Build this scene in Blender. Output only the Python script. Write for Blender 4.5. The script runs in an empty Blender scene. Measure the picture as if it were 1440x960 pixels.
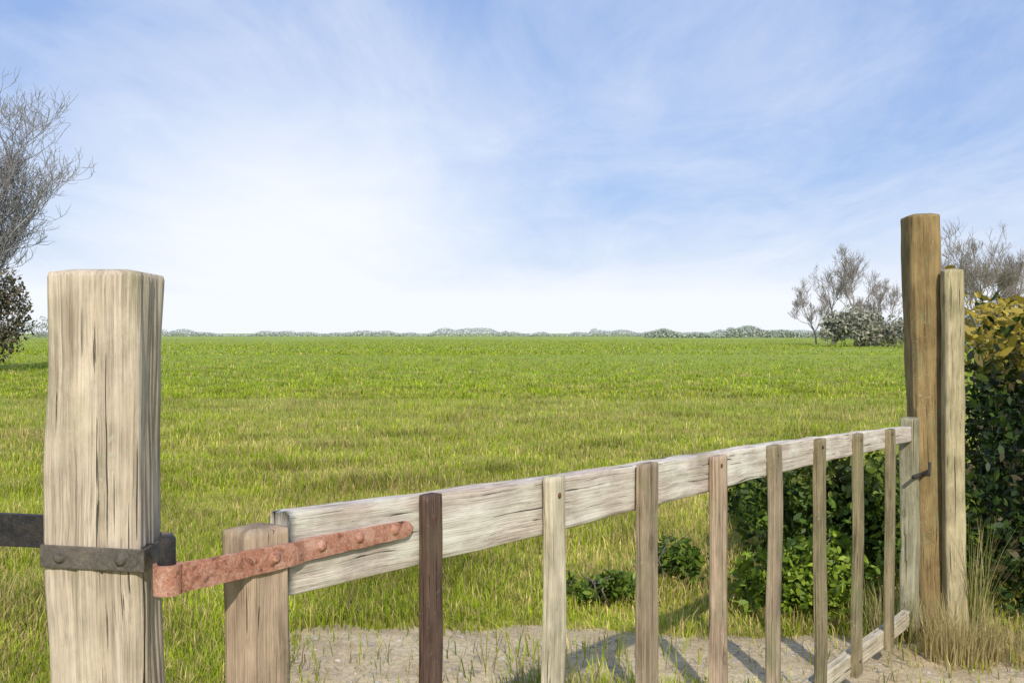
import bpy, math, random
import numpy as np
from mathutils import Vector, noise
random.seed(7); rng = np.random.default_rng(7)
scene = bpy.context.scene
COL = scene.collection
CAM_H = 1.46
F = 1400.0; HY = 468.0
def px(x, y_depth):            # lateral position of an image column at a given depth (used only to plan coordinates)
    return (x - 720.0) / F * y_depth

# ------------------------------------------------------------------ helpers
def tag(o, label=None, cat=None, group=None, kind=None):
    if label: o['label'] = label
    if cat: o['category'] = cat
    if group: o['group'] = group
    if kind: o['kind'] = kind
    return o
def empty(name, loc):
    o = bpy.data.objects.new(name, None); COL.objects.link(o); o.location = loc
    o.empty_display_size = 0.1
    return o
def link(name, me, mat, parent=None):
    o = bpy.data.objects.new(name, me); COL.objects.link(o)
    if mat: me.materials.append(mat)
    if parent:
        o.parent = parent
        o.matrix_parent_inverse = parent.matrix_basis.inverted() if False else o.matrix_parent_inverse
        o.location = -Vector(parent.location)      # meshes are written in world coordinates
    return o
class MB:
    def __init__(s): s.v = []; s.f = []; s.g = []
    def add(s, verts, faces, grain=None):
        n = len(s.v)
        s.v += [tuple(a) for a in verts]
        s.f += [tuple(i + n for i in f) for f in faces]
        s.g += [tuple(a) for a in (grain if grain is not None else verts)]
    def build(s, name, mat, parent=None, smooth=True):
        me = bpy.data.meshes.new(name)
        me.from_pydata(s.v, [], s.f); me.update()
        a = me.attributes.new('grain', 'FLOAT_VECTOR', 'POINT')
        a.data.foreach_set('vector', np.array(s.g, dtype=np.float32).ravel())
        if smooth: me.polygons.foreach_set('use_smooth', [True] * len(me.polygons))
        return link(name, me, mat, parent)
def np_mesh(name, V, faces_n, col=None, mat=None, parent=None, smooth=False):
    """V: (k, n, 3) polygons with n verts each"""
    k, n, _ = V.shape
    me = bpy.data.meshes.new(name)
    me.vertices.add(k * n); me.vertices.foreach_set('co', V.astype(np.float32).ravel())
    me.loops.add(k * n); me.loops.foreach_set('vertex_index', np.arange(k * n, dtype=np.int32))
    me.polygons.add(k)
    me.polygons.foreach_set('loop_start', np.arange(0, k * n, n, dtype=np.int32))
    me.polygons.foreach_set('loop_total', np.full(k, n, dtype=np.int32))
    if col is not None:
        a = me.attributes.new('tint', 'FLOAT_COLOR', 'POINT')
        c = np.ones((k, n, 4), dtype=np.float32); c[..., :3] = col.reshape(k, -1, 3) if col.ndim == 3 else col[:, None, :]
        a.data.foreach_set('color', c.ravel())
    me.update(calc_edges=True)
    return link(name, me, mat, parent)

SEED = [0]
def board(mb, p0, p1, w0, w1, t, up, wob=0.0015, ch=0.18, nseg=None, rough=0.0012, per=6, crack=0, t1=None, warp=0.004, dome=0.0):
    """weathered timber from p0 to p1; w along 'up', t across; rounded arrises, uneven faces, open checks"""
    SEED[0] += 13.7; sd = SEED[0]
    p0 = Vector(p0); p1 = Vector(p1); ax = (p1 - p0); L = ax.length; ax.normalize()
    up = Vector(up); up = (up - ax * up.dot(ax)).normalized(); side = ax.cross(up).normalized()
    if t1 is None: t1 = t
    nseg = nseg or max(6, int(L / 0.03))
    prof = []
    c = ch
    def lerp(a, b, k): return [(a[0] + (b[0]-a[0])*i/k, a[1] + (b[1]-a[1])*i/k) for i in range(k)]
    # unit square profile in [-.5,.5] with arris size cu, cv
    cu = c * 0.5 * min(1, t / w0); cv = c * 0.5 * min(1, w0 / t)
    a = [(-.5+cu, -.5), (.5-cu, -.5), (.5, -.5+cv), (.5, .5-cv), (.5-cu, .5), (-.5+cu, .5), (-.5, .5-cv), (-.5, -.5+cv)]
    for i in range(8):
        k = per if i % 2 == 0 else 2
        prof += lerp(a[i], a[(i+1) % 8], k)
    n = len(prof)
    cracks = [(random.randrange(n), random.uniform(0, .6), random.uniform(.25, .9), random.uniform(.004, .011)) for _ in range(crack)]
    V = []; G = []
    for s in range(nseg + 1):
        f = s / nseg; w = w0 + (w1 - w0) * f; tt = t + (t1 - t) * f
        wx = warp * noise.noise(Vector((sd, f * 2.0, 0))); wy = warp * noise.noise(Vector((0, f * 2.0, sd)))
        c0 = p0 + ax * (L * f) + up * wx + side * wy
        end = 1.0
        if s == 0 or s == nseg: end = 0.97
        for i, (a_, b_) in enumerate(prof):
            u = a_ * w * end; v = b_ * tt * end
            r = math.hypot(u, v) + 1e-6
            ang = i / n * 6.2832
            d = rough * noise.noise(Vector((math.cos(ang) * w0 * 60, math.sin(ang) * w0 * 60, f * L * 3 + sd)))
            d += wob * noise.noise(Vector((math.cos(ang) * 1.5, math.sin(ang) * 1.5, f * L * 6 + sd)))
            for (ci, c_a, c_b, c_d) in cracks:
                wi = ci + 1.2 * noise.noise(Vector((f * 5, ci, sd)))
                if c_a < f < c_b and abs(i - wi) < 0.75:
                    d -= c_d * math.sin((f - c_a) / (c_b - c_a) * math.pi) ** .5
            k = 1 + d / r
            V.append(c0 + up * (u * k) + side * (v * k)); G.append((u + sd, v + sd * .37, L * f))
    Fc = []
    for s in range(nseg):
        for i in range(n):
            j = (i + 1) % n
            Fc.append((s*n+i, s*n+j, (s+1)*n+j, (s+1)*n+i))
    # end caps with a centre ring
    for e, base, sgn in ((0, 0, -1), (1, nseg * n, 1)):
        cc = sum((Vector(V[base+i]) for i in range(n)), Vector()) / n
        st = len(V)
        for i in range(n):
            q = cc.lerp(V[base+i], .6) + ax * sgn * (0.002 + dome * .6) ; V.append(q); G.append((G[base+i][0]*1.0, G[base+i][1], G[base+i][2] + (q-cc).length))
        V.append(cc + ax * sgn * (0.001 + dome)); G.append((sd, sd*.37, L * e))
        for i in range(n):
            j = (i + 1) % n
            q = (base+i, st+i, st+j, base+j) if sgn > 0 else (base+i, base+j, st+j, st+i)
            Fc.append(q if sgn < 0 else (base+i, base+j, st+j, st+i))
            Fc.append((st+i, st+j, st+n))
    mb.add(V, Fc, G)

def tube(mb, pts, rads, n=8, cap=True):
    V = []; Fc = []
    m = len(pts); pts = [Vector(p) for p in pts]
    ref = Vector((0.13, 0.97, 0.21))
    for k in range(m):
        d = (pts[min(k+1, m-1)] - pts[max(k-1, 0)]).normalized()
        a = d.cross(ref)
        if a.length < .05: a = d.cross(Vector((1, 0, 0)))
        a.normalize(); b = d.cross(a)
        for i in range(n):
            t = 6.28318 * i / n
            V.append(pts[k] + (a * math.cos(t) + b * math.sin(t)) * rads[k])
    for k in range(m - 1):
        for i in range(n):
            j = (i + 1) % n
            Fc.append((k*n+i, k*n+j, (k+1)*n+j, (k+1)*n+i))
    if cap:
        Fc.append(tuple(range(n))[::-1]); Fc.append(tuple(range((m-1)*n, m*n)))
    mb.add(V, Fc)

def bolt(mb, c, nrm, r, h):
    """domed round coach-bolt head on a small washer"""
    nrm = Vector(nrm).normalized(); c = Vector(c)
    a = nrm.orthogonal().normalized(); b = nrm.cross(a)
    V = []; n = 14
    rings = [(1.25, 0), (1.25, .25), (1.0, .28), (.97, .6), (.75, .88), (.4, 1.0)]
    for rr, hh in rings:
        for i in range(n):
            t = 6.28318 * i / n
            V.append(c + (a * math.cos(t) + b * math.sin(t)) * r * rr + nrm * h * hh)
    V.append(c + nrm * h * 1.04)
    Fc = []
    for k in range(len(rings) - 1):
        for i in range(n):
            j = (i+1) % n; Fc.append((k*n+i, k*n+j, (k+1)*n+j, (k+1)*n+i))
    k = (len(rings)-1) * n
    for i in range(n): Fc.append((k+i, k+(i+1) % n, len(V)-1))
    mb.add(V, Fc)

# ------------------------------------------------------------------ materials
def new_mat(name):
    m = bpy.data.materials.new(name); m.use_nodes = True
    nt = m.node_tree; b = nt.nodes['Principled BSDF']
    return m, nt, b
def N(nt, t, **k):
    n = nt.nodes.new(t)
    for a, v in k.items(): setattr(n, a, v)
    return n
def ramp(nt, fac, stops, interp='LINEAR'):
    r = N(nt, 'ShaderNodeValToRGB'); r.color_ramp.interpolation = interp
    while len(r.color_ramp.elements) < len(stops): r.color_ramp.elements.new(.5)
    for e, (p, c) in zip(r.color_ramp.elements, stops):
        e.position = p; e.color = (*c, 1) if len(c) == 3 else c
    nt.links.new(fac, r.inputs[0]); return r.outputs[0]
def nz(nt, vec, scale, detail=4, rough=.55, dist=0.0):
    n = N(nt, 'ShaderNodeTexNoise'); n.inputs['Scale'].default_value = scale; n.inputs['Detail'].default_value = detail
    n.inputs['Roughness'].default_value = rough; n.inputs['Distortion'].default_value = dist
    nt.links.new(vec, n.inputs['Vector']); return n.outputs['Fac']
def mp(nt, vec, sc, loc=(0,0,0)):
    m = N(nt, 'ShaderNodeMapping'); m.inputs['Scale'].default_value = sc; m.inputs['Location'].default_value = loc
    nt.links.new(vec, m.inputs['Vector']); return m.outputs[0]
def mix(nt, fac, a, b, mode='MIX'):
    m = N(nt, 'ShaderNodeMix', data_type='RGBA', blend_type=mode)
    for s, v in ((m.inputs[0], fac), (m.inputs[6], a), (m.inputs[7], b)):
        if isinstance(v, (int, float)): s.default_value = v
        elif isinstance(v, tuple): s.default_value = (*v, 1)
        else: nt.links.new(v, s)
    return m.outputs[2]
def math_(nt, op, a, b=0.0):
    m = N(nt, 'ShaderNodeMath', operation=op)
    for s, v in ((m.inputs[0], a), (m.inputs[1], b)):
        if isinstance(v, (int, float)): s.default_value = v
        else: nt.links.new(v, s)
    return m.outputs[0]
G3 = lambda g: (g, g, g)

def wood(name, dark, light, moss=(.20, .21, .10), moss_amt=.5, lich_amt=.45, contrast=1.0):
    m, nt, b = new_mat(name)
    at = N(nt, 'ShaderNodeAttribute', attribute_name='grain'); v = at.outputs['Vector']
    warp = nz(nt, mp(nt, v, (6, 6, 3)), 1.0, 2)
    vv = N(nt, 'ShaderNodeVectorMath', operation='ADD'); nt.links.new(v, vv.inputs[0])
    cx = N(nt, 'ShaderNodeCombineXYZ'); w = math_(nt, 'MULTIPLY', warp, .02)
    nt.links.new(w, cx.inputs[0]); nt.links.new(w, cx.inputs[1]); nt.links.new(cx.outputs[0], vv.inputs[1])
    g = vv.outputs[0]
    fine = nz(nt, mp(nt, g, (420, 420, 7)), 1.0, 5, .65)
    mid = nz(nt, mp(nt, g, (90, 90, 2.2)), 1.0, 4, .6)
    chk = nz(nt, mp(nt, g, (150, 150, 2.6), (3, 9, 1)), 1.0, 3, .5)
    blot = nz(nt, mp(nt, v, (14, 14, 6)), 1.0, 5, .6)
    c = ramp(nt, mid, [(.28, dark), (.72, light)])
    c = mix(nt, ramp(nt, fine, [(.36, G3(.62)), (.58, G3(0))]), c, tuple(x * .38 for x in dark))
    c = mix(nt, ramp(nt, nz(nt, mp(nt, g, (230, 230, 3), (8, 1, 2)), 1.0, 6, .7), [(.50, G3(0)), (.72, G3(.65))]), c, tuple(min(.85, x * 1.3) for x in light))
    gr = nz(nt, mp(nt, v, (5, 5, 3.5), (1, 4, 4)), 1.0, 7, .75)
    c = mix(nt, ramp(nt, gr, [(.34, G3(.5)), (.5, G3(0))]), c, tuple(x * .55 for x in dark))
    c = mix(nt, ramp(nt, blot, [(.42, G3(0)), (.68, G3(.55 * contrast))]), c, tuple(min(.85, x * 1.35) for x in light))
    crackm = ramp(nt, chk, [(.30, G3(1)), (.345, G3(0))])
    c = mix(nt, math_(nt, 'MULTIPLY', crackm, .85), c, (.035, .028, .02))
    mo = nz(nt, mp(nt, v, (9, 9, 5), (5, 5, 5)), 1.0, 6, .7)
    c = mix(nt, math_(nt, 'MULTIPLY', ramp(nt, mo, [(.52, G3(0)), (.66, G3(1))]), moss_amt), c, moss)
    vo = N(nt, 'ShaderNodeTexVoronoi', feature='SMOOTH_F1'); vo.inputs['Scale'].default_value = 75
    nt.links.new(mix(nt, .04, v, N(nt, 'ShaderNodeTexNoise').outputs['Color']), vo.inputs['Vector'])
    li = ramp(nt, vo.outputs['Distance'], [(.12, G3(1)), (.22, G3(0))])
    lsel = ramp(nt, nz(nt, mp(nt, v, (7, 7, 4), (2, 0, 7)), 1.0, 3), [(.52, G3(0)), (.6, G3(1))])
    lm = math_(nt, 'MULTIPLY', math_(nt, 'MULTIPLY', li, lsel), lich_amt)
    c = mix(nt, lm, c, (.42, .42, .30))
    kn = N(nt, 'ShaderNodeTexVoronoi'); kn.inputs['Scale'].default_value = 1.0; nt.links.new(mp(nt, v, (7, 7, 3.4), (.3, .6, .2)), kn.inputs['Vector'])
    kd = kn.outputs['Distance']
    ring = N(nt, 'ShaderNodeMath', operation='SINE'); nt.links.new(math_(nt, 'ADD', math_(nt, 'MULTIPLY', kd, 110.0), math_(nt, 'MULTIPLY', mid, 3.0)), ring.inputs[0])
    km = ramp(nt, kd, [(.07, G3(1)), (.13, G3(0))])
    c = mix(nt, math_(nt, 'MULTIPLY', km, math_(nt, 'ADD', .55, math_(nt, 'MULTIPLY', ring.outputs[0], .2))), c, tuple(x * .5 for x in dark))
    nt.links.new(c, b.inputs['Base Color'])
    b.inputs['Roughness'].default_value = .88; b.inputs['Specular IOR Level'].default_value = .25
    h = math_(nt, 'ADD', math_(nt, 'MULTIPLY', fine, .5), math_(nt, 'SUBTRACT', mid, math_(nt, 'MULTIPLY', crackm, 1.3)))
    h = math_(nt, 'ADD', h, math_(nt, 'MULTIPLY', lm, .12))
    bp = N(nt, 'ShaderNodeBump'); bp.inputs['Strength'].default_value = 1.0; bp.inputs['Distance'].default_value = .004
    nt.links.new(h, bp.inputs['Height']); nt.links.new(bp.outputs[0], b.inputs['Normal'])
    return m
def iron(name, c1, c2, c3, rough=.75, metal=.15):
    m, nt, b = new_mat(name)
    v = N(nt, 'ShaderNodeTexCoord').outputs['Object']
    a = nz(nt, v, 38, 9, .78, .4); d = nz(nt, v, 240, 6, .8); e = nz(nt, v, 11, 5, .7)
    c = ramp(nt, a, [(.36, c1), (.46, c2), (.66, c3)])
    c = mix(nt, ramp(nt, d, [(.4, G3(.45)), (.6, G3(0))]), c, tuple(x * .45 for x in c1))
    c = mix(nt, ramp(nt, e, [(.5, G3(0)), (.7, G3(.5))]), c, c3)
    nt.links.new(c, b.inputs['Base Color']); b.inputs['Roughness'].default_value = rough; b.inputs['Metallic'].default_value = metal
    bp = N(nt, 'ShaderNodeBump'); bp.inputs['Strength'].default_value = .9; bp.inputs['Distance'].default_value = .003
    nt.links.new(math_(nt, 'ADD', a, d), bp.inputs['Height']); nt.links.new(bp.outputs[0], b.inputs['Normal'])
    return m
def leafmat(name, trans=.35, rough=.55, spec=.3):
    m, nt, b = new_mat(name)
    at = N(nt, 'ShaderNodeAttribute', attribute_name='tint')
    nt.links.new(at.outputs['Color'], b.inputs['Base Color']); b.inputs['Roughness'].default_value = rough
    b.inputs['Specular IOR Level'].default_value = spec
    tr = N(nt, 'ShaderNodeBsdfTranslucent'); nt.links.new(at.outputs['Color'], tr.inputs['Color'])
    mx = N(nt, 'ShaderNodeMixShader'); mx.inputs[0].default_value = trans
    nt.links.new(b.outputs[0], mx.inputs[1]); nt.links.new(tr.outputs[0], mx.inputs[2])
    nt.links.new(mx.outputs[0], nt.nodes['Material Output'].inputs['Surface'])
    return m
def bark(name, c1, c2, sc=8):
    m, nt, b = new_mat(name)
    v = N(nt, 'ShaderNodeTexCoord').outputs['Object']
    a = nz(nt, mp(nt, v, (1, 1, .3)), sc, 6, .7)
    nt.links.new(ramp(nt, a, [(.35, c1), (.65, c2)]), b.inputs['Base Color']); b.inputs['Roughness'].default_value = .95
    return m

W_POST = wood('post_oak_grey', (.33, .265, .19), (.60, .505, .39), moss_amt=.35, lich_amt=.7)
W_RAIL = wood('rail_bleached', (.46, .37, .30), (.74, .63, .54), moss_amt=.2, lich_amt=.4)
W_STILE = wood('stile_tan', (.27, .19, .125), (.49, .365, .26), moss_amt=.35)
W_BAT_PALE = wood('batten_pale', (.40, .34, .235), (.64, .56, .42), moss_amt=.3)
W_BAT = wood('batten_grey_brown', (.21, .16, .105), (.39, .305, .21), moss_amt=.5)
W_BAT_DK = wood('batten_dark', (.065, .038, .028), (.135, .085, .065), moss_amt=.15, lich_amt=.15)
W_BAT_OLV = wood('batten_mossy', (.16, .13, .07), (.30, .245, .145), moss_amt=.8)
W_RPOST = wood('latch_post_brown', (.15, .10, .04), (.31, .22, .10), moss_amt=.55, lich_amt=.6)
RUST_DK = iron('rust_dark', (.05, .025, .015), (.14, .06, .03), (.22, .10, .06), .9, .0)
RUST = iron('rust_red', (.075, .035, .028), (.56, .235, .145), (.74, .46, .35), .92, .0)
BANDI = iron('band_iron', (.07, .06, .05), (.14, .12, .10), (.24, .20, .16), .7, .2)
BLACK = iron('black_iron', (.018, .018, .022), (.035, .034, .038), (.09, .07, .055), .5, .4)
GALV = iron('galvanised', (.20, .25, .28), (.30, .35, .38), (.42, .46, .47), .45, .5)
LEAF = leafmat('leaf_gloss', .25, .5, .3)
GRASS = leafmat('grass_blade', .5, .6, .2)
BARK = bark('bark_dark', (.06, .05, .04), (.16, .14, .11))
TWIG = bark('twig_grey', (.13, .115, .11), (.22, .195, .185))
TWIG_L = bark('twig_left', (.22, .21, .215), (.36, .34, .345))  # greyed so the twig colour itself carries some haze
TWIG_FAR = bark('twig_far', (.22, .19, .165), (.33, .29, .26), 1)  # lightened: aerial haze is part of this base colour
BARK_FAR = bark('bark_far', (.16, .14, .13), (.26, .24, .23), 1)  # bark paled with distance haze in the colour

# ------------------------------------------------------------------ ground
def smooth(a, b, x):
    t = np.clip((x - a) / (b - a), 0, 1); return t * t * (3 - 2 * t)
def track_edge(x, which):      # near and far edge (depth) of the stony strip in the gateway
    if which == 0: return 3.5 + .09 * np.sin(x * 3.1) + .06 * np.sin(x * 7.7 + 1) + .04 * np.sin(x * 19)
    return 4.98 - .036 * x + .05 * np.sin(x * 1.9 + 2) + .03 * np.sin(x * 5.3) + .02 * np.sin(x * 13 + 1)
def track_mask(x, y):
    jx = rng.normal(0, .07, np.shape(x)); jy = rng.normal(0, .055, np.shape(x)); x = x + jx; y = y + jy
    m = smooth(-1.25, -.95, x) * (1 - smooth(2.2, 2.6, x))
    n0 = track_edge(x, 0) + .38
    return m * smooth(n0 - .12, n0 + .12, y) * (1 - smooth(track_edge(x, 1) - .20, track_edge(x, 1) - .06, y))

def ground():
    # rings in polar layout so one sheet reaches the horizon with fine detail close by
    rs = [0, .5, 1] + list(np.geomspace(1.5, 2600, 110)); na = 160
    V = []; Fc = []
    for r in rs:
        for i in range(na):
            a = 6.28318 * i / na; x = r * math.cos(a); y = r * math.sin(a) + 4
            z = 0.0
            if r > .1:
                z = .02 * noise.noise(Vector((x * .7, y * .7, 0))) * min(1, r / 4)
                if r > 25: z += (.12 * noise.noise(Vector((x * .03, y * .03, 3)))) * min(1, (r-25)/60)
            V.append((x, y, z))
    for k in range(len(rs) - 1):
        for i in range(na):
            j = (i+1) % na; Fc.append((k*na+i, k*na+j, (k+1)*na+j, (k+1)*na+i))
    me = bpy.data.meshes.new('ground'); me.from_pydata(V, [], Fc); me.update()
    me.polygons.foreach_set('use_smooth', [True] * len(me.polygons))
    m, nt, b = new_mat('pasture')
    v = N(nt, 'ShaderNodeTexCoord').outputs['Object']
    big = nz(nt, mp(nt, v, (.03, .09, 1)), 1.0, 4); med = nz(nt, mp(nt, v, (.35, .8, 1)), 1.0, 5, .6)
    fin = nz(nt, mp(nt, v, (9, 14, 1)), 1.0, 6, .75); mic = nz(nt, v, 45, 6, .75)
    sx = N(nt, 'ShaderNodeSeparateXYZ'); nt.links.new(v, sx.inputs[0])
    ln = N(nt, 'ShaderNodeVectorMath', operation='LENGTH'); nt.links.new(v, ln.inputs[0]); r = ln.outputs['Value']
    far = ramp(nt, math_(nt, 'DIVIDE', r, 400.0), [(.0, G3(0)), (.06, G3(.25)), (.2, G3(.6)), (1, G3(1))])
    near = mix(nt, ramp(nt, med, [(.35, G3(0)), (.62, G3(1))]), (.34, .38, .035), (.50, .42, .10))
    frc = mix(nt, ramp(nt, big, [(.35, G3(0)), (.65, G3(1))]), (.26, .34, .030), (.31, .37, .045))
    dist = ramp(nt, math_(nt, 'DIVIDE', r, 60.0), [(.12, G3(0)), (.55, G3(1))])
    c = mix(nt, dist, near, frc)
    c = mix(nt, math_(nt, 'MULTIPLY', ramp(nt, fin, [(.35, G3(.75)), (.6, G3(0))]), math_(nt, 'SUBTRACT', 1.0, math_(nt, 'MULTIPLY', far, .8))), c, (.13, .16, .018))
    c = mix(nt, ramp(nt, mic, [(.5, G3(0)), (.75, G3(.5))]), c, (.42, .40, .14))
    c = mix(nt, math_(nt, 'MULTIPLY', far, .35), c, (.34, .42, .20))  # aerial haze painted into the pasture colour by distance
    nt.links.new(c, b.inputs['Base Color']); b.inputs['Roughness'].default_value = .95; b.inputs['Specular IOR Level'].default_value = .1
    bp = N(nt, 'ShaderNodeBump'); bp.inputs['Strength'].default_value = .5; bp.inputs['Distance'].default_value = .03
    nt.links.new(math_(nt, 'ADD', fin, mic), bp.inputs['Height']); nt.links.new(bp.outputs[0], b.inputs['Normal'])
    o = link('ground', me, m); tag(o, kind='structure')
ground()

def track():
    V = []; Fc = []; nx, ny = 110, 46
    for j in range(ny + 1):
        for i in range(nx + 1):
            x = -1.5 + 4.3 * i / nx; fy = j / ny
            n0 = float(track_edge(x, 0) + .38); n1 = float(track_edge(x, 1))
            y = n0 + (n1 - n0) * fy
            e = min(1, 4 * min(fy, 1 - fy), 3 * i / nx * 2, 3 * (1 - i / nx) * 2)
            z = -.012 + .034 * e + .008 * noise.noise(Vector((x * 5, y * 5, 0))) + .004 * noise.noise(Vector((x * 30, y * 30, 0)))
            V.append((x, y, z))
    for j in range(ny):
        for i in range(nx):
            a = j * (nx + 1) + i; Fc.append((a, a + 1, a + nx + 2, a + nx + 1))
    me = bpy.data.meshes.new('path'); me.from_pydata(V, [], Fc); me.update()
    me.polygons.foreach_set('use_smooth', [True] * len(me.polygons))
    m, nt, b = new_mat('stony_earth')
    v = N(nt, 'ShaderNodeTexCoord').outputs['Object']
    a = nz(nt, v, 3.0, 6, .65); d = nz(nt, v, 40, 6, .7)
    vo = N(nt, 'ShaderNodeTexVoronoi'); vo.inputs['Scale'].default_value = 70; vo.inputs['Randomness'].default_value = 1.0; nt.links.new(mix(nt, .03, v, N(nt, 'ShaderNodeTexNoise').outputs['Color']), vo.inputs['Vector'])
    mud = nz(nt, mp(nt, v, (1.2, 4.0, 1)), 1.6, 6, .7)
    c = ramp(nt, a, [(.3, (.50, .37, .20)), (.48, (.76, .59, .35)), (.7, (.86, .70, .45))])
    c = mix(nt, ramp(nt, d, [(.4, G3(.5)), (.6, G3(0))]), c, (.20, .15, .09))
    c = mix(nt, ramp(nt, mud, [(.40, G3(.5)), (.54, G3(0))]), c, (.42, .30, .15))
    c = mix(nt, ramp(nt, nz(nt, v, 130, 4, .8), [(.5, G3(0)), (.65, G3(.6))]), c, (.84, .74, .56))
    nt.links.new(c, b.inputs['Base Color']); b.inputs['Roughness'].default_value = .95
    bp = N(nt, 'ShaderNodeBump'); bp.inputs['Strength'].default_value = .8; bp.inputs['Distance'].default_value = .012
    nt.links.new(math_(nt, 'ADD', math_(nt, 'MULTIPLY', d, 1.4), nz(nt, v, 150, 5, .8)), bp.inputs['Height']); nt.links.new(bp.outputs[0], b.inputs['Normal'])
    tag(link('path', me, m), kind='structure')
    # loose stones on it
    sv = []
    ico = None
    import bmesh
    bm = bmesh.new(); bmesh.ops.create_icosphere(bm, subdivisions=1, radius=1)
    iv = np.array([v_.co[:] for v_ in bm.verts]); fi = np.array([[v_.index for v_ in f.verts] for f in bm.faces]); bm.free()
    P = []; C = []
    for k in range(2200):
        x = random.uniform(-1.2, 2.4); y = random.uniform(4.0, 5.1)
        if random.random() * 1.0 + .0 > float(track_mask(np.array(x), np.array(y - .12))) * float(track_mask(np.array(x), np.array(y + .2))): continue
        s = .003 + .011 * random.random() ** 3
        q = iv * np.array([s * random.uniform(.8, 1.5), s * random.uniform(.8, 1.5), s * random.uniform(.4, .8)]) * (1 + .18 * rng.standard_normal((len(iv), 1)))
        a_ = random.uniform(0, 6.28); R = np.array([[math.cos(a_), -math.sin(a_), 0], [math.sin(a_), math.cos(a_), 0], [0, 0, 1]])
        q = q @ R.T + np.array([x, y, .018 + s * .2]); P.append(q[fi])
        g = random.uniform(.22, .48); C += [(g, g * .9, g * .76)] * len(fi)
    mt, nt, b = new_mat('loose_stone'); at = N(nt, 'ShaderNodeAttribute', attribute_name='tint'); nt.links.new(at.outputs['Color'], b.inputs['Base Color']); b.inputs['Roughness'].default_value = .9
    o = np_mesh('gravel', np.concatenate(P), 3, np.array(C), mt)
    tag(o, 'loose pale pebbles strewn over the bare stony strip in the gateway', 'gravel', kind='stuff')
track()

# ------------------------------------------------------------------ grass
def grass_field():
    Vs = []; Cs = []
    def batch(n, y0, y1, h, w, power, spread, straw, avoid=True):
        d = y0 * (y1 / y0) ** rng.random(n) if power else rng.uniform(y0, y1, n)
        lat = rng.uniform(-spread, spread, n) * (d + 1.0)
        x = lat; y = d
        clump = np.array([noise.noise(Vector((a * 1.3, b * 1.3, 0))) for a, b in zip(x, y)])
        cl2 = np.array([noise.noise(Vector((a * .35, b * .5, 9))) for a, b in zip(x, y)])
        keep = np.ones(n, bool)
        if avoid:
            tm = track_mask(x, y); keep = rng.random(n) > tm * (.97 - .18 * np.clip(cl2 * 2, 0, 1))
        x, y, clump, cl2 = x[keep], y[keep], clump[keep], cl2[keep]; n = len(x)
        hh = h * (1 + .9 * clump + .35 * rng.standard_normal(n)).clip(.3, 2.6)
        tus = np.array([noise.noise(Vector((a * .8, b * .8, 50))) for a, b in zip(x, y)])
        hh = hh * (1 + 3.0 * (tus - .28).clip(0, .3))
        az = rng.random(n) * 6.283; lean = rng.uniform(.1, .9, n)
        dx, dy = np.cos(az), np.sin(az)
        wx, wy = -dy, dx
        ww = w * rng.uniform(.6, 1.4, n)
        base = np.stack([x, y, np.full(n, -.01)], 1)
        side = np.stack([wx, wy, np.zeros(n)], 1) * ww[:, None] * .5
        m1 = base + np.stack([dx * lean * hh * .3, dy * lean * hh * .3, hh * .6], 1)
        tip = base + np.stack([dx * lean * hh * .9, dy * lean * hh * .9, hh * (1 - .25 * lean)], 1)
        A = np.stack([base - side, base + side, m1 + side * .75, m1 - side * .75], 1)
        B = np.stack([m1 - side * .75, m1 + side * .75, tip + side * .08, tip - side * .08], 1)
        green = np.array([.33, .44, .022]); lime = np.array([.50, .58, .040]); st = np.array([.70, .57, .22]); dk = np.array([.19, .28, .018])
        k = rng.random(n)[:, None]
        c = green * (1 - k) + lime * k
        s = (rng.random(n) < (straw + .55 * cl2.clip(-.3, 1)))[:, None]
        c = np.where(s, st * rng.uniform(.6, 1.15, (n, 1)), c)
        c = np.where((rng.random(n) < .12)[:, None], dk, c)
        cl3 = np.array([noise.noise(Vector((a * .9, b * .9, 20))) + .6 * noise.noise(Vector((a * 2.7, b * 2.7, 30))) for a, b in zip(x, y)])
        c = c * (1 + .55 * cl3.clip(-.8, .8))[:, None]
        c *= rng.uniform(.7, 1.25, (n, 1))
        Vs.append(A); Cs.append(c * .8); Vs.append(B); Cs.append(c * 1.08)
    batch(95000, 2.3, 4.5, .07, .005, False, .80, .44)
    batch(230000, 3.6, 11, .075, .006, True, .72, .52)
    batch(120000, 9, 26, .075, .011, True, .6, .52, False)
    batch(90000, 22, 70, .08, .03, True, .58, .2, False)
    batch(70000, 65, 230, .10, .09, True, .56, .12, False)
    V = np.concatenate(Vs); C = np.concatenate(Cs)
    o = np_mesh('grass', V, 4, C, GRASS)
    tag(o, 'short yellow green pasture grass covering the field', 'grass', kind='stuff')
grass_field()

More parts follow.
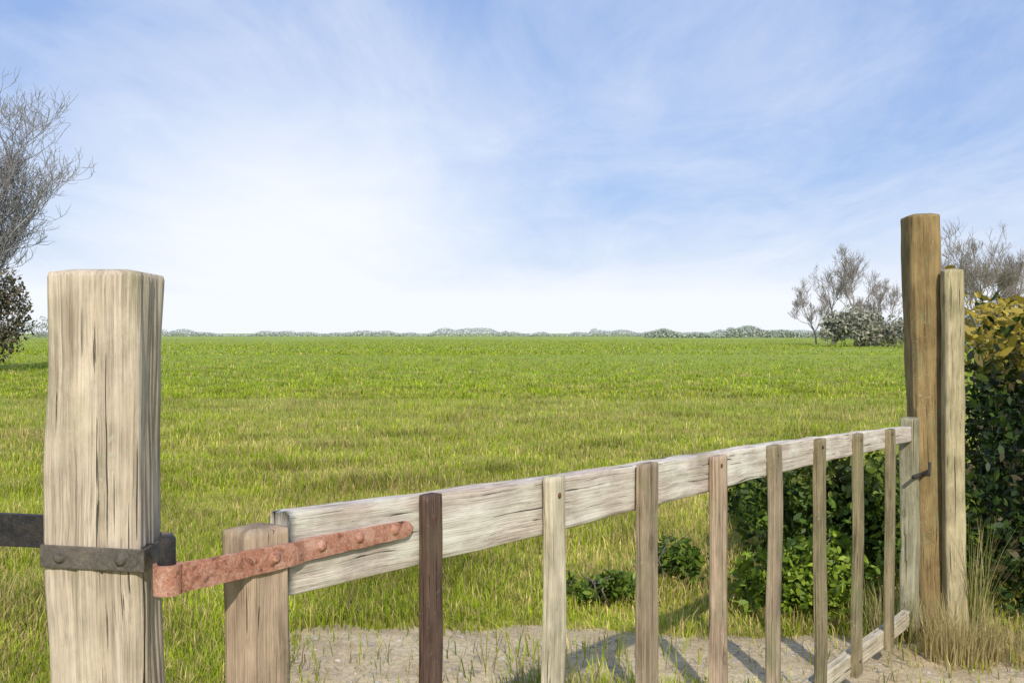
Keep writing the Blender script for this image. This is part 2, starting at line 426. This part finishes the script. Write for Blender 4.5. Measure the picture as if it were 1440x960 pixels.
def tall_tuft(name, cx, cy, n, h, spread, label, cols, group=None):
    az = rng.random(n) * 6.283; r = spread * np.sqrt(rng.random(n)); x = cx + r * np.cos(az); y = cy + r * np.sin(az)
    out = rng.uniform(.05, .5, n) ; a2 = az + rng.normal(0, .7, n); hh = h * rng.uniform(.45, 1.1, n)
    w = rng.uniform(.002, .0045, n); V = []
    P = []
    for k in range(5):
        t = k / 4; P.append(np.stack([x + np.cos(a2) * out * hh * t * t, y + np.sin(a2) * out * hh * t * t, hh * (t - .28 * out * t * t)], 1))
    s = np.stack([-np.sin(a2), np.cos(a2), np.zeros(n)], 1)
    for k in range(4):
        w0 = (w * (1 - k / 4.3))[:, None]; w1 = (w * (1 - (k + 1) / 4.3))[:, None]
        V.append(np.stack([P[k] - s * w0, P[k] + s * w0, P[k+1] + s * w1, P[k+1] - s * w1], 1))
    cc = np.array(cols)[rng.integers(0, len(cols), n)] * rng.uniform(.7, 1.2, (n, 1))
    o = np_mesh(name, np.concatenate(V), 4, np.concatenate([cc] * 4), GRASS)
    o.data.transform(__import__('mathutils').Matrix.Translation((-cx, -cy, 0))); o.location = (cx, cy, 0)
    tag(o, label, 'grass tuft', group)
STRAW = [(.55, .46, .20), (.48, .41, .19), (.62, .52, .26)]; MIXG = STRAW + [(.25, .32, .05), (.18, .26, .03)]
tall_tuft('grass_tuft', 1.98, 4.4, 420, .30, .16, 'straw yellow tuft of dead grass in front of the foot of the tall brown post', STRAW)
tall_tuft('grass_tuft', 2.20, 4.74, 150, .60, .07, 'tallest tuft of olive and straw grass, between the tall brown post and the hedge', MIXG)
tall_tuft('grass_tuft', 1.80, 4.72, 320, .26, .14, 'pale green tuft of grass under the latch end of the gate', MIXG)
tall_tuft('grass_tuft', 2.32, 4.42, 420, .17, .22, 'low straw tuft in front of the hedge at the right edge', STRAW)

# ------------------------------------------------------------------ foliage
def leaf_polys(P, size, nrm_bias=None, asp=.55):
    n = len(P)
    d = rng.standard_normal((n, 3)); d /= np.linalg.norm(d, axis=1)[:, None]
    u = rng.standard_normal((n, 3)); 
    if nrm_bias is not None: u = u * .8 + nrm_bias
    u /= np.linalg.norm(u, axis=1)[:, None]
    a = np.cross(u, d); a /= np.linalg.norm(a, axis=1)[:, None] + 1e-9; b = np.cross(u, a)
    s = (size * rng.uniform(.6, 1.3, n))[:, None]
    a = a * s; b = b * s * asp
    # folded six-sided leaf
    return np.stack([P - a * .5, P - a * .18 + b * .42, P + a * .22 + b * .36, P + a * .55 - u * s * .1, P + a * .22 - b * .36, P - a * .18 - b * .42], 1)
def leaf_colors(n, cols, P=None, zlo=0, zhi=1, topcol=None):
    c = np.array(cols)[rng.integers(0, len(cols), n)] * rng.uniform(.65, 1.25, (n, 1))
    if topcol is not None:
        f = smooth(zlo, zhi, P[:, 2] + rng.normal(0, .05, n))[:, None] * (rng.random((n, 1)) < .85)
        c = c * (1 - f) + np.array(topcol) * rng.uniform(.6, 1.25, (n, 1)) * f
    return c

def bush(name, c, rad, n, size, cols, label, cat, stems=7, topcol=None, group=None, lobes=9, zt=None, arch=False):
    root = empty(name, (c[0], c[1], 0)); tag(root, label, cat, group)
    L = []
    for k in range(lobes):
        a = random.uniform(0, 6.283); rr = random.uniform(.2, .8)
        L.append((c[0] + math.cos(a) * rad[0] * rr, c[1] + math.sin(a) * rad[1] * rr, rad[2] * random.uniform(.35, .8), random.uniform(.28, .5)))
    per = n // lobes; P = []
    for (x, y, z, s) in L:
        u = rng.standard_normal((per, 3)); u /= np.linalg.norm(u, axis=1)[:, None]
        r = (rng.random(per) ** .33)[:, None]
        q = u * r * np.array([rad[0] * s * 1.5, rad[1] * s * 1.5, rad[2] * s * 1.25]) + np.array([x, y, z])
        P.append(q)
    P = np.concatenate(P); P = P[P[:, 2] > .02]
    gap = np.array([noise.noise(Vector(p) * (2.4 / max(rad))) + .5 * noise.noise(Vector(p) * (7 / max(rad))) for p in P]); P = P[gap > -.16]
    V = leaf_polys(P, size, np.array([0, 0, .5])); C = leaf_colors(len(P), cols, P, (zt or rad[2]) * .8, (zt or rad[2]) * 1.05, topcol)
    np_mesh('foliage', V, 6, C, LEAF, root)
    for k in range(min(stems, 9)):
        mb = MB(); l = random.choice(L); b0 = Vector((c[0] + random.uniform(-.4, .4) * rad[0], c[1] + random.uniform(-.4, .4) * rad[1], -.02)); e = Vector((l[0] + random.uniform(-.3, .3) * rad[0], l[1] + random.uniform(-.3, .3) * rad[1], l[2] + rad[2] * random.uniform(.1, .45)))
        m = b0.lerp(e, .5) + Vector((random.uniform(-.1, .1), random.uniform(-.1, .1), rad[2] * .15)); r = .008 * max(1, rad[2])
        pts = [b0, b0.lerp(m, .6), m, m.lerp(e, .6), e]
        tube(mb, pts, [r, r * .85, r * .7, r * .5, r * .2], 5)
        mb.build('stem', BARK, root)
    return root

def hedge():
    x0, x1, y0, y1, H = 2.30, 6.6, 4.95, 8.6, 1.61
    lx = lambda y: x0 + .50 * (y - y0)
    root = empty('hedge', ((x0 + x1) / 2, (y0 + y1) / 2, 0))
    tag(root, 'dense dark green hedge with sunlit olive gold top, right of the tall brown post', 'hedge')
    n = 170000
    P = np.stack([rng.uniform(x0 - .2, x1, n), rng.uniform(y0 - .2, y1, n), rng.uniform(.03, H + .25, n)], 1)
    nf = np.array([noise.noise(Vector((a * 1.7, b * 1.7, c * 1.7))) + .45 * noise.noise(Vector((a * 5, b * 5, c * 5))) for a, b, c in P])
    # signed distance to an uneven box face
    zz = P[:, 2]
    d = np.minimum.reduce([P[:, 0] - lx(P[:, 1]) + .1 * (1 - zz / H), P[:, 1] - y0, H - zz + .10 * np.array([noise.noise(Vector((a * 1.1, b * 1.1, 4))) for a, b, _ in P])])
    sd = d + .20 * nf
    keep = (sd > 0) & ((sd < .42) | (rng.random(n) < .12)) & (rng.random(n) > .2 * (nf < -.1))
    P = P[keep]
    V = leaf_polys(P, .050 * rng.uniform(.6, 1.4, (len(P))), np.array([0, 0, .55]))
    cols = [(.09, .07, .03), (.06, .11, .015), (.020, .045, .007), (.020, .045, .007), (.030, .060, .009), (.014, .030, .006), (.045, .075, .010), (.008, .016, .003)]
    C = leaf_colors(len(P), cols, P, H - .40, H - .12, (.40, .31, .045))  # sunlight on the hedge top painted in: leaves turn gold with height
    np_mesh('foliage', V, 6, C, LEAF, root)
    for k in range(44):
        mb = MB(); y = random.uniform(y0 + .1, y1 - .3) if k % 3 == 0 else y0 + random.uniform(.08, .4); x = random.uniform(lx(y) + .08, x1 - .2)
        h = random.uniform(1.1, H + .18); pts = []; q = Vector((x, y, -.02)); dx = random.uniform(-.12, .12); dy = random.uniform(-.12, .12)
        for s in range(7):
            pts.append(q.copy()); q = q + Vector((dx * .5 + random.uniform(-.05, .05), dy * .5 + random.uniform(-.05, .05), h / 6))
        tube(mb, pts, [.016 * (1 - s / 7.5) for s in range(7)], 5)
        mb.build('stem', BARK, root)
    for k in range(40):      # bare shoots standing above the trimmed top
        y = random.uniform(y0, y1); x = random.uniform(lx(y), x1); q = Vector((x, y, H - .15)); h = random.uniform(.15, .42)
        pts = [q, q + Vector((random.uniform(-.04, .04), random.uniform(-.04, .04), h * .5)), q + Vector((random.uniform(-.1, .1), random.uniform(-.1, .1), h))]
        sh = MB(); tube(sh, pts, [.004, .003, .0012], 4)
        sh.build('shoot', TWIG, root)
hedge()
BR = [(.070, .13, .014), (.11, .18, .020), (.17, .23, .028), (.040, .075, .010)]
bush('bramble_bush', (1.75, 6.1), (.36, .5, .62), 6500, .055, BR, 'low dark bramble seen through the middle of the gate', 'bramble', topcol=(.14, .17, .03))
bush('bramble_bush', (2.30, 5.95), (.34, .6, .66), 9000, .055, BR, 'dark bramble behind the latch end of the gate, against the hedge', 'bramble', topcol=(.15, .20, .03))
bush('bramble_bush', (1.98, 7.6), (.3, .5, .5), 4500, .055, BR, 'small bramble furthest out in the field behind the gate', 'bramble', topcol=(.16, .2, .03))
bush('bramble_bush', (1.60, 5.22), (.36, .26, .36), 4200, .05, [(.19, .28, .025), (.27, .36, .035), (.12, .19, .018)], 'mid green bramble nearest the gate, in front of the darker brambles', 'bramble')
bush('weed_clump', (.50, 5.35), (.20, .14, .17), 1100, .045, BR + [(.10, .16, .02)], 'small dark clump of nettles beyond the stony strip, left of the brambles', 'weeds', stems=8)
bush('weed_clump', (.92, 5.75), (.20, .17, .24), 1300, .045, BR + [(.10, .16, .02)], 'larger nettle clump growing between the small clump and the brambles', 'weeds', stems=8)

# ------------------------------------------------------------------ bare trees
def bare_tree(name, base, H, spread, label, seed, mt, mc, depth=6, r0=None, group=None, upright=.6, twigr=.006, forks=(2, 4)):
    rnd = random.Random(seed)
    root = empty(name, base); tag(root, label, 'tree', group)
    tb, cb = MB(), MB()
    r0 = r0 or H * .022
    B = Vector(base)
    def grow(p, d, L, r, lev):
        segs = 4 if lev < 2 else 3
        pts = [p.copy()]; rr = [r]; q = p.copy(); dd = d.copy()
        rend = max(r * .62, twigr * .7) if lev < depth else twigr * .4
        for s in range(segs):
            j = .16 + .05 * lev
            dd = (dd + Vector((rnd.uniform(-j, j), rnd.uniform(-j, j), rnd.uniform(-j * .6, j) + .04 * upright))).normalized()
            q = q + dd * (L / segs); pts.append(q.copy()); rr.append(r + (rend - r) * (s + 1) / segs)
        tube(tb if lev <= 1 else cb, pts, rr, 9 if lev == 0 else (6 if lev < 3 else 3), cap=lev < 2)
        if lev >= depth: return
        k = rnd.randint(*forks)
        for i in range(k):
            at = rnd.choice(range(1, segs + 1)) if i else segs
            if lev == 0 and i: at = rnd.choice(range(2, segs + 1))
            o = pts[at]
            ax = Vector((rnd.uniform(-1, 1), rnd.uniform(-1, 1), rnd.uniform(-.25, .6))).normalized()
            mixk = rnd.uniform(.35, .75) * spread if i else rnd.uniform(.1, .3)
            nd = (dd * (1 - mixk) + ax * mixk + Vector((0, 0, .18 * upright))).normalized()
            grow(o, nd, L * rnd.uniform(.62, .86), rr[at] * rnd.uniform(.55, .8) if i else rr[at] * .95, lev + 1)
    grow(B - Vector((0, 0, .1)), Vector((0, 0, 1)), H * .245, r0, 0)
    tb.build('trunk', mt, root); cb.build('crown', mc, root)
    return root
# the near-left tree, crown partly outside the frame
bare_tree('bare_tree', (-21.0, 38.5, 0), 13.0, 1.25, 'large leafless tree standing in the field at the left edge', 5, BARK, TWIG_L, depth=7, r0=.26, twigr=.0165, forks=(3, 4), upright=.9)
bush('field_shrub', (-20.5, 37.8), (1.6, 1.2, 3.0), 11000, .16, [(.12, .10, .065), (.08, .08, .045), (.17, .14, .09)], 'dark brown shrub at the foot of the large leafless tree on the left', 'shrub', stems=18)

HAZE_LEAF = [(.36, .38, .27), (.42, .41, .33), (.30, .32, .23), (.46, .41, .35)]  # far shrub leaves, lightened to paint in the haze
spots = [(1148, 130, 6.6, 3), (1172, 118, 9.3, 11), (1203, 112, 9.6, 23), (1236, 124, 7.6, 31), (1345, 96, 8.4, 47), (1378, 84, 9.4, 53), (1420, 104, 8.6, 71)]
labs = ['smallest leafless tree, leftmost of the far clump on the right horizon', 'tall leafless tree second from the left in the far clump right of centre',
        'tall leafless tree third from the left in the far clump', 'leafless tree in the far clump just left of the tall brown post',
        'far leafless tree just right of the tall brown post', 'tallest far leafless tree above the hedge, right of the brown post', 'rightmost far leafless tree, above the hedge by the picture edge']
for (X, D, H, s), lb in zip(spots, labs):
    bare_tree('bare_tree', (px(X, D), D, 0), H * 1.40, .95, lb, s, BARK_FAR, TWIG_FAR, depth=7, r0=H * .020, twigr=.026, forks=(2, 4), group='leafless trees on the far field edge')
for k, (X, D, rx, rz, lb) in enumerate([(1178, 108, 2.2, 3.2, 'rounded far bush below the clump of leafless trees, leftmost'), (1212, 105, 2.0, 3.6, 'taller far bush in the middle below the clump of leafless trees'),
                                        (1248, 107, 2.4, 2.7, 'low far bush touching the left side of the tall brown post'), (1352, 92, 3.0, 3.0, 'far bush right of the tall brown post'), (1420, 96, 3.6, 3.0, 'rightmost far bush behind the hedge top')]):
    bush('field_shrub', (px(X, D), D), (rx, rx, rz), 3600, .38, HAZE_LEAF, lb, 'shrub', stems=10, group='shrubs on the far field edge')

def far_line():
    """hedgerow and hazy woods on the horizon: countless leaf clumps"""
    V = []; C = []
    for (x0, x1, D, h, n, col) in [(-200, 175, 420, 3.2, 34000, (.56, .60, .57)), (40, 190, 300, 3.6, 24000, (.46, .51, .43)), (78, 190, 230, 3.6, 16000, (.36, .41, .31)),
                                    (-260, -120, 260, 6, 9000, (.34, .37, .32))]:  # pale leaf tints have the horizon haze painted in
        x = rng.uniform(x0, x1, n); 
        top = np.array([h * (.6 + .9 * noise.noise(Vector((a * .03, D, 0))) + .6 * noise.noise(Vector((a * .12, D, 5))) + 1.3 * max(0, noise.noise(Vector((a * .16, D, 15))) - .3)) for a in x]).clip(.6, 20)
        P = np.stack([x, D + rng.uniform(-3, 3, n), top * rng.random(n) ** .8], 1)
        V.append(leaf_polys(P, .6)); C.append(np.array(col) * rng.uniform(.7, 1.2, (n, 1)))
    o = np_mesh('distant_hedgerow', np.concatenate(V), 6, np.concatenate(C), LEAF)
    tag(o, 'pale hazy line of hedges and woods along the horizon', 'hedgerow', kind='stuff')
far_line()

# ------------------------------------------------------------------ timber hinge post
PX, PY = px(153, 1.62), 1.62
root = empty('gate_post', (PX, PY, 0)); tag(root, 'thick pale weathered square timber post on the left, with a dark iron band', 'post')
mb = MB()
board(mb, (PX + .004, PY, -.15), (PX - .001, PY + .005, 1.556), .150, .146, .125, (1, .035, 0), wob=.006, rough=.0045, ch=.12, per=34, nseg=230, crack=16, warp=.01, dome=.006)
mb.build('shaft', W_POST, root)
# iron band round the post, tilted slightly, with the gate hook (pintle)
mb = MB()
hw, hd = .0815, .0690; zc = CAM_H - .352
def band(mb, x0, x1, y0, y1, z, h, t, tilt):
    V = []; ring = [(x0, y0), (x1, y0), (x1, y1), (x0, y1)]; out = []
    for inset in (0, t):
        for (x, y) in ring:
            sx = 1 if x == x1 else -1; sy = 1 if y == y1 else -1
            for dz in (-h/2, h/2):
                out.append((x - sx * inset, y - sy * inset, z + dz + tilt * (x - (x0 + x1) / 2)))
    Fc = []
    for i in range(4):
        j = (i + 1) % 4; a = i*2; b_ = j*2
        Fc += [(a, b_, b_+1, a+1), (8+a+1, 8+b_+1, 8+b_, 8+a), (a+1, b_+1, 8+b_+1, 8+a+1), (a, 8+a, 8+b_, b_)]
    mb.add(out, Fc)
band(mb, PX - hw, PX + hw, PY - hd, PY + hd, zc, .036, .004, -.05)
o = mb.build('iron_band', BANDI, root, smooth=False)
m_ = o.modifiers.new('b', 'BEVEL'); m_.width = .002; m_.segments = 2
mb = MB()
for dx in (-.05, .045):
    mb = MB(); bolt(mb, (PX + dx, PY - hd, zc - .05 * dx), (0, -1, 0), .008, .006); mb.build('bolt', BANDI, root)
# ------------------------------------------------------------------ gate
A = Vector((px(352, 1.6) - .026, 1.6 + .02, 0)); Bp = Vector((px(1280, 4.67), 4.67, 0))
gd = (Bp - A).normalized(); gn = Vector((gd.y, -gd.x, 0))       # gn faces the camera side
GL = (Bp - A).length; step = GL / 9
mb = MB()
hk = Vector((PX + hw, PY - .03, zc + .004)); pin = A - gd * .150 + Vector((0, 0, zc)) + gn * .028
tube(mb, [hk - Vector((.02, 0, 0)), hk + Vector((.006, 0, 0)), Vector((pin.x, pin.y, zc + .004)) - gd * .004], [.011, .012, .011], 12)
tube(mb, [Vector((pin.x, pin.y, zc - .03)), Vector((pin.x, pin.y, zc + .045)), Vector((pin.x, pin.y, zc + .05))], [.0125, .0125, .009], 14)
mb.build('hinge_hook', BLACK, root)

gate = empty('field_gate', (A.x, A.y, 0)); tag(gate, 'sagging weathered wooden field gate with upright battens, tapered top rail and rusty strap hinge', 'gate')
def gp(t, z, off=0.0):
    if t == 2: t = 1.95
    return A + gd * (step * t) + Vector((0, 0, z)) + gn * off
zt = lambda t: 1.163 + (1.026 - 1.163) * t / 9          # top of rail
zb = lambda t: 1.020 + (.956 - 1.020) * t / 9
UP = Vector((0, 0, 1))
# top rail, tapering from hinge to latch
mb = MB(); t0 = .205; t1 = 8.9
board(mb, gp(t0, (zt(t0) + zb(t0)) / 2), gp(t1, (zt(t1) + zb(t1)) / 2), zt(t0) - zb(t0), zt(t1) - zb(t1), .05, UP, t1=.04, wob=.004, rough=.0025, per=14, ch=.14, nseg=220, crack=7, warp=.012)
mb.build('top_rail', W_RAIL, gate)
mb = MB()
zb_b = lambda t: .115 + (.10 - .115) * t / 9
board(mb, gp(.205, .16), gp(8.9, .135), .085, .075, .04, UP, wob=.003, rough=.002, per=10, nseg=120, crack=3, warp=.01)
mb.build('bottom_rail', W_BAT_PALE, gate)
# hinge stile and latch stile
mb = MB(); board(mb, gp(.09, .06), gp(.09, 1.136), .088, .086, .072, gd, wob=.004, rough=.002, per=12, nseg=110, crack=5, ch=.2, dome=.004)
mb.build('hinge_stile', W_STILE, gate)
mb = MB(); board(mb, gp(9.0, .07), gp(9.0, 1.06), .095, .09, .07, gd, wob=.004, rough=.002, per=10, nseg=90, crack=3, ch=.2, dome=.004)
mb.build('latch_stile', wood('latch_stile_grey', (.22, .20, .12), (.38, .35, .24), moss_amt=.5), gate)
# battens on the camera side of the rails
mats = {1: W_BAT_DK, 2: W_BAT_PALE, 3: W_BAT, 4: W_STILE, 5: W_BAT, 6: W_BAT_OLV, 7: W_BAT_OLV, 8: W_BAT_OLV}
plab = {1: 'dark brown batten nearest the hinge', 2: 'palest batten'}
for k in range(1, 9):
    w = {1: .045, 2: .062, 3: .08, 4: .08}.get(k, .075); th = .026
    mb = MB(); lean = random.uniform(-.006, .006); off = .025 + th / 2 + .001 - .0006 * k
    board(mb, gp(k, .09, off), gp(k + lean, zt(k) - .004 + random.uniform(-.008, .006), off), w, w * random.uniform(.93, 1.03), th, gd, wob=.003, rough=.0018, per=8, nseg=90, crack=3, ch=.22, warp=.008)
    o = mb.build('batten', mats[k], gate)
    if k in plab: o['label'] = plab[k]
    for z in (zt(k) * .5 + zb(k) * .5 + .02, .15):
        nb = MB(); bolt(nb, gp(k + .004 * random.uniform(-1, 1), z, off + th / 2 - .001), gn, .0055, .003)
        no = nb.build('nail', RUST_DK); no.parent = o
# rusty strap hinge along the top rail
mb = MB(); zs = CAM_H - .367
V = []; Fc = []; G = []
nS = 46; s0 = -.134; s1 = step * .90
for i in range(nS + 1):
    f = i / nS; s = s0 + (s1 - s0) * f
    h = (.046 - .014 * f) * (1 if f < .955 else math.sqrt(max(.02, 1 - ((f - .955) / .045) ** 2)))
    z = zs - .006 * f + .0012 * noise.noise(Vector((f * 14, 0, 0)))
    # the strap bends in from the stile face to the rail face
    of = .0385 if s < .084 else (.0385 + (.0275 - .0385) * min(1, (s - .084) / .03))
    hh = h * .5 * (1 + .03 * noise.noise(Vector((f * 25, 4, 0))))
    for (dz, do) in ((-hh, 0), (-hh * .93, .0055), (0, .0065), (hh * .93, .0055), (hh, 0), (0, -.0008)):
        V.append(A + gd * s + Vector((0, 0, z + dz)) + gn * (of + do))
for i in range(nS):
    for k in range(6):
        j = (k + 1) % 6; Fc.append((i*6+k, i*6+j, (i+1)*6+j, (i+1)*6+k))
Fc.append((0, 1, 2, 3, 4, 5)[::-1]); Fc.append(tuple(nS*6 + q for q in range(6)))
mb.add(V, Fc)
pz = Vector((pin.x, pin.y, 0))
# rolled eye round the hook
ey = []; 
for zz in (-.022, .0225):
    for rr in (.0135, .0205):
        for i in range(20):
            a = 6.28318 * i / 20; ey.append((pin.x + rr * math.cos(a), pin.y + rr * math.sin(a), zs + zz))
Fe = []
for i in range(20):
    j = (i + 1) % 20
    Fe += [(20+i, 20+j, 60+j, 60+i), (i, 40+i, 40+j, j), (40+i, 60+i, 60+j, 40+j), (i, j, 20+j, 20+i)]
mb.add(ey, Fe)
strap = mb.build('strap_hinge', RUST, gate, smooth=False); strap['label'] = 'rusty red strap hinge'
for s in (.04, .15, .24, .33):
    of = .044 if s < .09 else .0335
    nb = MB(); bolt(nb, A + gd * s + Vector((0, 0, zs - .004 * s)) + gn * of, gn, .0085, .006)
    no = nb.build('bolt', RUST); no.parent = strap
# latch on the far stile
mb = MB(); 
tube(mb, [gp(8.75, .80, .045), gp(9.05, .80, .05), gp(9.32, .802, .05)], [.009, .009, .008], 8)
tube(mb, [gp(9.0, .80, .05), gp(9.0, .80, .085), gp(9.0, .86, .09)], [.008, .008, .006], 8)
mb.build('latch', BLACK, gate)

# ------------------------------------------------------------------ tall latch post
rp = Vector((px(1318, 4.82), 4.82, 0))
root = empty('gate_post', rp); tag(root, 'tall brown leaning square post at the right end of the gate', 'post')
mb = MB(); topx = px(1296, 4.82)
board(mb, (rp.x, rp.y, -.2), (topx, rp.y + .02, 2.025), .155, .150, .16, (1, -.10, 0), wob=.007, rough=.004, ch=.22, per=14, nseg=180, crack=8, warp=.02, dome=.012)
mb.build('shaft', W_RPOST, root)
mb = MB()
c_ = rp + Vector((-.082, -.03, .80)); tube(mb, [c_, c_ + Vector((-.03, -.025, 0)), c_ + Vector((-.035, -.03, .045))], [.008, .008, .006], 8)
mb.build('latch_catch', BLACK, root)
fp = Vector((px(1349, 4.70), 4.70, 0))
f = empty('fence_post', fp); tag(f, 'slim pale tan post standing against the right side of the tall brown post', 'post')
mb = MB(); board(mb, (fp.x, fp.y, -.2), (fp.x - .035, fp.y + .01, 1.755), .098, .09, .07, (1, -.05, 0), wob=.004, rough=.003, ch=.3, per=12, nseg=140, crack=5, warp=.014, dome=.008)
mb.build('shaft', wood('slim_post_tan', (.29, .235, .13), (.48, .41, .25), moss_amt=.4, lich_amt=.5), f)
# ------------------------------------------------------------------ iron hurdle left of the hinge post
hur = empty('iron_hurdle', (-1.5, 1.72, 0)); tag(hur, 'dark iron rail fence running off the left edge from the thick pale post', 'fence')
def flatbar(mb, p0, p1, h, t):
    p0 = Vector(p0); p1 = Vector(p1); ax = (p1 - p0).normalized(); sd = ax.cross(UP).normalized(); V = []
    n = 24
    for i in range(n + 1):
        c = p0.lerp(p1, i / n) + UP * .0015 * noise.noise(Vector((i * .4, 2, 1)))
        for a, b_ in ((-.5, -.5), (.5, -.5), (.5, .5), (-.5, .5)): V.append(c + sd * a * t + UP * b_ * h)
    Fc = [(0, 1, 2, 3)[::-1], tuple(n*4 + q for q in range(4))]
    for i in range(n):
        for k in range(4): Fc.append((i*4+k, i*4+(k+1) % 4, (i+1)*4+(k+1) % 4, (i+1)*4+k))
    mb.add(V, Fc)
yk = PY - .01
mb = MB(); flatbar(mb, (-3.1, yk + .05, 1.235), (PX - hw + .004, yk, zc + .030), .052, .012); mb.build('rail', BLACK, hur, False)
mb = MB(); flatbar(mb, (-3.1, yk + .05, .93), (PX - hw + .004, yk, .868), .036, .012); o = mb.build('rail', GALV, hur, False); o['label'] = 'bluish grey lower rail'
for z in (.58, .3):
    mb = MB(); flatbar(mb, (-3.1, yk + .05, z), (PX - hw + .004, yk, z), .034, .012); mb.build('rail', BLACK, hur, False)
for x in (-1.95, -3.05):
    mb = MB(); flatbar(mb, (x, yk + .048, -.2), (x + .001, yk + .05, 1.30), .014, .045); mb.build('upright', BLACK, hur, False)

# ------------------------------------------------------------------ light
SUN_AZ = Vector((.13, -.99)).normalized(); EL = math.radians(34)
sd = Vector((SUN_AZ.x * math.cos(EL), SUN_AZ.y * math.cos(EL), math.sin(EL)))
sl = bpy.data.lights.new('sun', 'SUN'); sl.energy = 4.2; sl.angle = math.radians(.55); sl.color = (1, .93, .82)
so = bpy.data.objects.new('sun', sl); COL.objects.link(so); so.rotation_euler = sd.to_track_quat('Z', 'Y').to_euler()
w = bpy.data.worlds.new('World'); scene.world = w; w.use_nodes = True; nt = w.node_tree
bg = nt.nodes['Background']
sky = N(nt, 'ShaderNodeTexSky', sky_type='NISHITA'); sky.sun_disc = False; sky.sun_elevation = EL
sky.sun_rotation = math.atan2(SUN_AZ.x, SUN_AZ.y); sky.air_density = 1.0; sky.dust_density = .8; sky.ozone_density = 2.0
tc = N(nt, 'ShaderNodeTexCoord'); v = tc.outputs['Generated']
sx = N(nt, 'ShaderNodeSeparateXYZ'); nt.links.new(v, sx.inputs[0])
# thin cirrus: direction projected on a cloud plane
den = math_(nt, 'MAXIMUM', math_(nt, 'ADD', sx.outputs[2], .12), .05)
cb = N(nt, 'ShaderNodeCombineXYZ'); nt.links.new(math_(nt, 'DIVIDE', sx.outputs[0], den), cb.inputs[0]); nt.links.new(math_(nt, 'DIVIDE', sx.outputs[1], den), cb.inputs[1])
c1 = nz(nt, mp(nt, cb.outputs[0], (1.3, .6, 1), (4.1, 2.2, 0)), 1.0, 9, .66, .7)
c2 = nz(nt, mp(nt, cb.outputs[0], (3.2, 1.5, 1), (1, 7, 0)), 1.0, 8, .62, .6)
cl = math_(nt, 'ADD', math_(nt, 'MULTIPLY', c1, .65), math_(nt, 'MULTIPLY', c2, .35))
cl = ramp(nt, cl, [(.38, G3(0)), (.66, G3(1))])
hor = ramp(nt, sx.outputs[2], [(.0, G3(1)), (.035, G3(.92)), (.07, G3(.42)), (.13, G3(.10)), (.3, G3(.0)), (1, G3(0))])
# bank of bright cloud low on the left side
gl = N(nt, 'ShaderNodeVectorMath', operation='DOT_PRODUCT'); nt.links.new(v, gl.inputs[0]); gl.inputs[1].default_value = Vector((-.22, .97, .015)).normalized()
glow = ramp(nt, gl.outputs['Value'], [(.940, G3(0)), (.975, G3(.34)), (.992, G3(.80)), (1, G3(.97))])
base = math_(nt, 'MAXIMUM', hor, glow)
fac = math_(nt, 'MINIMUM', math_(nt, 'ADD', base, math_(nt, 'MULTIPLY', math_(nt, 'MULTIPLY', cl, .42), math_(nt, 'SUBTRACT', 1.0, math_(nt, 'MULTIPLY', base, .8)))), .96)
skc = mix(nt, .66, sky.outputs[0], (.35 / .115, .515 / .115, .93 / .115))      # high thin veil over the blue
SK = 0.115
outc = mix(nt, fac, skc, (.95 / SK, .985 / SK, 1.05 / SK))
nt.links.new(outc, bg.inputs['Color']); bg.inputs['Strength'].default_value = SK

# ------------------------------------------------------------------ camera
cam = bpy.data.cameras.new('camera'); cam.sensor_width = 36; cam.lens = 35; cam.clip_start = .05; cam.clip_end = 6000
cam.dof.use_dof = False
co = bpy.data.objects.new('camera', cam); COL.objects.link(co); co.location = (0, 0, CAM_H)
co.rotation_euler = (math.radians(90 - .49), 0, 0); scene.camera = co
scene.view_settings.view_transform = 'Standard'; scene.view_settings.look = 'None'; scene.view_settings.exposure = 0
